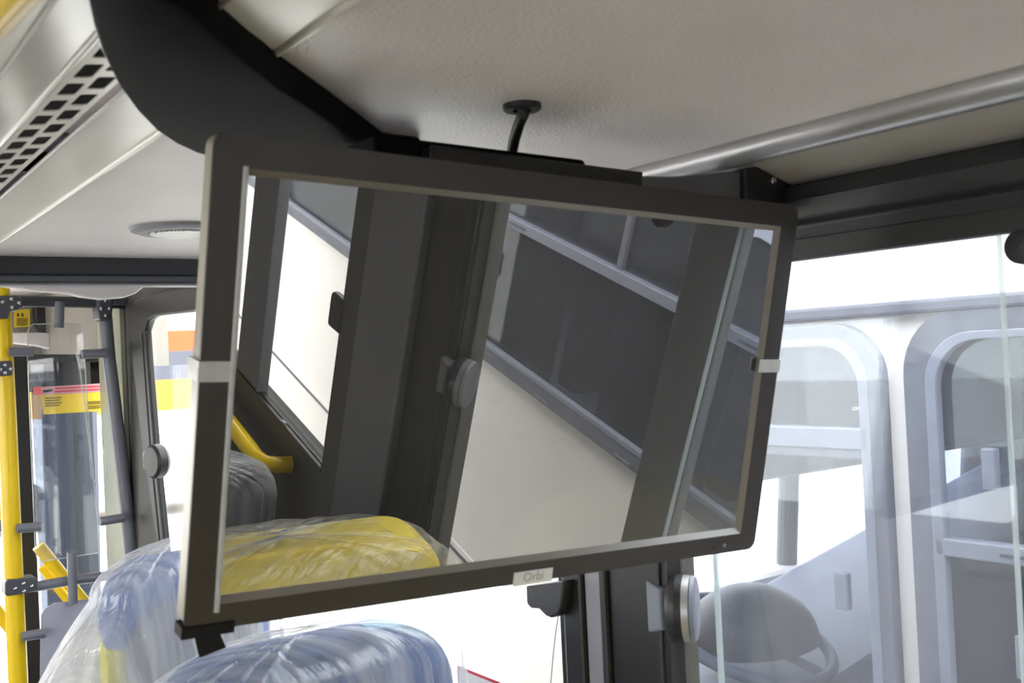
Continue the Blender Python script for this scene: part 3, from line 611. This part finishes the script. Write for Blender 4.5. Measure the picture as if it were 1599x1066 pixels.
wrap('plastic_cover', s4, (.465, -.50, -.608), .45, .12, M_wrap, 'thin clear plastic film', top=.006, drop=.5, seed=4)
# yellow wall rail mirrored in the screen
tag(sharp(MB().tube([(.700, -1.75, -.672), (.700, -.63, -.672), (.701, -.595, -.674), (.712, -.573, -.676), (.735, -.563, -.676), (.758, -.561, -.676)], .0165, 16).build('wall_handrail', M['yellow'])), 'yellow handrail under the window mirrored in the monitor', 'handrail')

# ================================================================== outside
struct(MB().box((-60, -40, -2.75), (60, 80, -2.70)).build('ground', M['ground']))
# own bus outer skin below windows (white)
# neighbouring bus: local frame, x' outward from its near side, y along
nd = -.015322; NX = 1.65
nb = tag(empty('neighbour_bus', rot=Matrix(((math.cos(nd), math.sin(nd), 0, NX/math.cos(nd)*1.0), (-math.sin(nd), math.cos(nd), 0, 0), (0, 0, 1, -2.6), (0, 0, 0, 1)))), 'white bus with grey framed windows parked alongside on the right', 'bus')
nbl = nb.matrix_world.inverted(); G0 = 2.6
def nloc(v): q = nbl @ v; return (q.y, q.z)
wins = [(-4.75, -3.30), (-3.09, -1.63), (-1.44, -.13), (.0, 1.046), (1.168, 2.02)]
zb_, zt_ = -.735+G0, .005+G0
side = [(-7.6, .35), (2.42, .35), (2.42, .95+0), (2.36, 2.5), (2.30, .055+G0), (-7.6, .055+G0)]
def wh(a, b, g=0, last=False):
    r_ = .085+g*.6
    return rr(a-g, zb_-g, b+g, zt_+g, r_, 8)
sheet('body_side', [side]+[wh(a, b, .02) for a, b in wins]+[wh(-6.3, -4.95, .02)], .03, XW(.017), M['nwhite'], nb)
MB().prism_y([(0, .045+G0), (.0, .075+G0), (.02, .30+G0), (.10, .42+G0), (.3, .50+G0), (2.1, .50+G0), (2.4, .3+G0), (2.4, .045+G0), (2.37, .045+G0), (2.34, .27+G0), (2.05, .44+G0), (.32, .44+G0), (.1, .28+G0), (.05, .06+G0)], -7.6, 2.30).build('roof', M['nwhite'], nb)
MB().box((-.028, -7.6, .044+G0), (.0, 2.36, .068+G0)).build('gutter', M['nframe'], nb, bevel=.006)
MB().box((-.004, -7.6, -1.425+G0), (.004, 2.4, -1.405+G0)).build('crease_strip', M['nwhite'], nb, bevel=.003)
MB().box((-.0025, -7.6, -1.438+G0), (.003, 2.4, -1.428+G0)).build('crease_shadow_strip', M['nframe'], nb)  # dark strip laid under the crease as its painted shadow line
for i, (a, b) in enumerate(wins+[(-6.3, -4.95)]):
    f = ring('window_frame', wh(a, b, .046 if i != 4 else .030), wh(a, b, 0), .035, XW(-.006), M['nframe'], nb, .012)
    ring('inner_frame', wh(a, b, .004), wh(a+.006, b-.006, -.010), .02, XW(-.016), M['nalu'], f, .003)
    zb2 = -.371+G0 if i != 4 else -.198+G0; hb = .030 if i != 4 else .040
    MB().box((-.026, a, zb2), (.006, b, zb2+hb)).build('cross_bar', M['nalu'], f, bevel=.003)
    if i == 4: MB().box((-.022, a, zb2-.03+.012), (.004, b, zb2+.002)).build('cross_bar', M['nframe'], f, bevel=.003)
    for yy in ((b-.16, a+.2) if i != 4 else ()): MB().box((-.0275, yy-.045, zb2+.011), (-.0255, yy+.045, zb2+.017)).build('slot', M['clamp'], f)
    gm = G_n if i != 4 else G_nd
    MB().box((-.004, a, zb_), (.0, b, zb2)).build('pane', gm, f)
    mid = (a+b)/2 if i != 2 else -.785
    MB().box((.0, a, zb2), (.004, b, zt_)).build('pane', gm, f)
    if i != 4:
        MB().box((-.012, mid-.010, zb2+hb), (.004, mid+.010, zt_)).build('mullion', M['nframe'], f, bevel=.002)
        for yy, zz in ((b-.10, -.22), (b-.14, -.52)) if i == 3 else ((a+.09, -.5), (a+.09, -.2)): MB().box((-.022, yy-.012, zz-.035+G0), (-.004, yy+.012, zz+.035+G0)).build('window_handle', M['nalu'], f, bevel=.003)
    else:
        MB().box((-.02, 1.235, -.50+G0), (-.004, 1.265, -.43+G0)).build('window_handle', M['nalu'], f, bevel=.003)
        MB().box((-.008, 1.185, zb_), (-.004, 1.192, zb2-.02)).build('pane_edge', M['nalu'], f)
    for k in range(4): MB().box((-.031, a+.1+(b-a-.2)*k/3-.03, zb_-.034), (-.029, a+.1+(b-a-.2)*k/3+.03, zb_-.030)).build('seal_lip', M['nalu'], f)
text('etched_mark', 'GVSE', .009, Matrix(((0, 0, -1, -.005), (-1, 0, 0, nloc(hx(1340, 638, 1.63))[0]), (0, 1, 0, nloc(hx(1340, 638, 1.63))[1]), (0, 0, 0, 1))), M['white'], nb)
# interior of the neighbour
MB().box((.03, -7.6, 1.1), (2.4, 2.2, 1.15)).build('bus_floor', M['nint'], nb)
sheet('far_side', [side]+[wh(a, b, .0) for a, b in ((-4.7, -3.3), (-3.1, -1.7), (-1.4, -.1))], .03, XW(2.38), M['nint'], nb)
MB().box((.03, -7.6, .35), (2.4, -7.57, 3.0)).build('rear_wall', M['nint'], nb)
MB().box((.06, -7.5, .25+G0), (2.34, 2.1, .27+G0)).build('headlining', M['nint'], nb)
MB().box((.08, 1.55, -.30+G0), (2.3, 2.22, .25+G0)).build('sun_visor_box', M['ndark'], nb, bevel=.03)
MB().box((.04, 1.10, 1.15), (1.0, 1.13, 2.2)).build('cab_wall', M['nint'], nb)
m = MB().box((.02, 2.30, .35), (2.4, 2.42, 1.85)); m.build('front_panel', M['nwhite'], nb, bevel=.03)
for x in (.04, 1.2, 2.34): MB().tube([(x, 2.38, 1.85), (x, 2.28, .30+G0)], .035).build('windscreen_pillar', M['char'], nb)
def nb_y(x, y, c):  # pixel on local plane y=c
    return None
# dashboard, binnacle and steering wheel at local coordinates
def nx(px, py, c):   # pixel onto plane at depth c inside the neighbour
    v = hx(px, py, NX+c); q = nbl @ v; return q
dsh = [nx(x, y, .75) for x, y in ((1030, 905), (1180, 930), (1270, 893), (1330, 872), (1420, 862))]
q0 = nx(1340, 880, .7)
MB().hexa([(.25, 1.45, 1.2), (.25, 2.28, 1.2), (.25, 2.28, q0.z-.30), (.25, 1.75, q0.z-.34), (.25, 1.5, q0.z-.42)], [(2.3, 1.45, 1.2), (2.3, 2.28, 1.2), (2.3, 2.28, q0.z+.10), (2.3, 1.75, q0.z+.04), (2.3, 1.5, q0.z-.08)]).build('dashboard', M['ndash'], nb, bevel=.03, bseg=3)
c = nx(1170, 985, .45)
bn = MB(); rows = []
for i in range(13):
    ph = math.pi/2*i/12; rows.append([bn.bm.verts.new((c.x+.20*math.cos(2*math.pi*k/36)*math.cos(ph), c.y+.17*math.sin(2*math.pi*k/36)*math.cos(ph), c.z-.03+.155*math.sin(ph))) for k in range(36)])
for a, b in zip(rows, rows[1:]):
    for k in range(36): bn.bm.faces.new([a[k], a[(k+1) % 36], b[(k+1) % 36], b[k]])
bn.build('instrument_binnacle', M['ndark'], nb, smooth=True)
wc = Vector((c.x-.02, c.y-.02, c.z-.01)); t = MB(); wax = Vector((0.05, -.35, 1)).normalized(); wu = wax.orthogonal().normalized(); wv = wax.cross(wu)
t.tube([wc+(wu*math.cos(2*math.pi*k/40)+wv*math.sin(2*math.pi*k/40))*.215 for k in range(41)], .016, 12, False)
sharp(t.build('steering_wheel', M['ndash'], nb), 1)
t = MB()
for k in range(3): t.tube([wc, wc+(wu*math.cos(2.1*k)+wv*math.sin(2.1*k))*.21], .012)
t.lathe(wc, wax, [(.05, -.03), (.05, .01), (.03, .02)], 20); t.build('wheel_spokes', M['ndash'], nb)
# neighbour seats
def nseat(y, x, h=1.12, m=M['nseat']):
    s = MB(); me = plate([rr(x-.2, 1.5, x+.2, 1.15+h, (.02, .02, .09, .09), 6)], .09, YW(y)); o = link('passenger_seat', me, m, nb, bevel=.03, bseg=3); return o
for y in (.62, -.15, -.9, -1.75, -2.6, -3.5, -4.4):
    for x in (.35, .85): nseat(y, x)
for y in (.15, -1.2, -2.2): MB().tube([(.62, y, 1.2), (.62, y, .23+G0)], .016).build('grab_pole', M['yellow'], nb)
for y in (-.95, -3.2): MB().tube([(.62+.0, y+.25*math.sin(a), 2.05+.25*math.cos(a)) for a in [k*.3-1.5 for k in range(11)]], .014).build('grab_pole', M['nalu'], nb)

# distant orange bus seen through the far window
ob = tag(empty('orange_bus', (5.2, 20, -2.7)), 'distant white and orange bus seen through the far side window', 'bus')
def zz(py): return hy(270, py, 20).z+2.7
for nm, a, b, m_ in (('body_lower', 640, 900, 'nwhite'), ('amber_stripe', 592, 640, 'orangeY'), ('window_band', 548, 592, 'dkglass'), ('orange_band', 516, 548, 'orange'), ('roof', 440, 516, 'nwhite')):
    MB().box((-3, 0, max(.3, zz(b))), (3, 2.5, zz(a))).build(nm, M[m_], ob)
for x in (-1.8, 1.8):
    sharp(MB().lathe((x, -.02, .48), (0, 1, 0), [(.48, 0), (.48, .3)], 32).build('wheel', M['rubber'], ob))
# light portals in the own windows
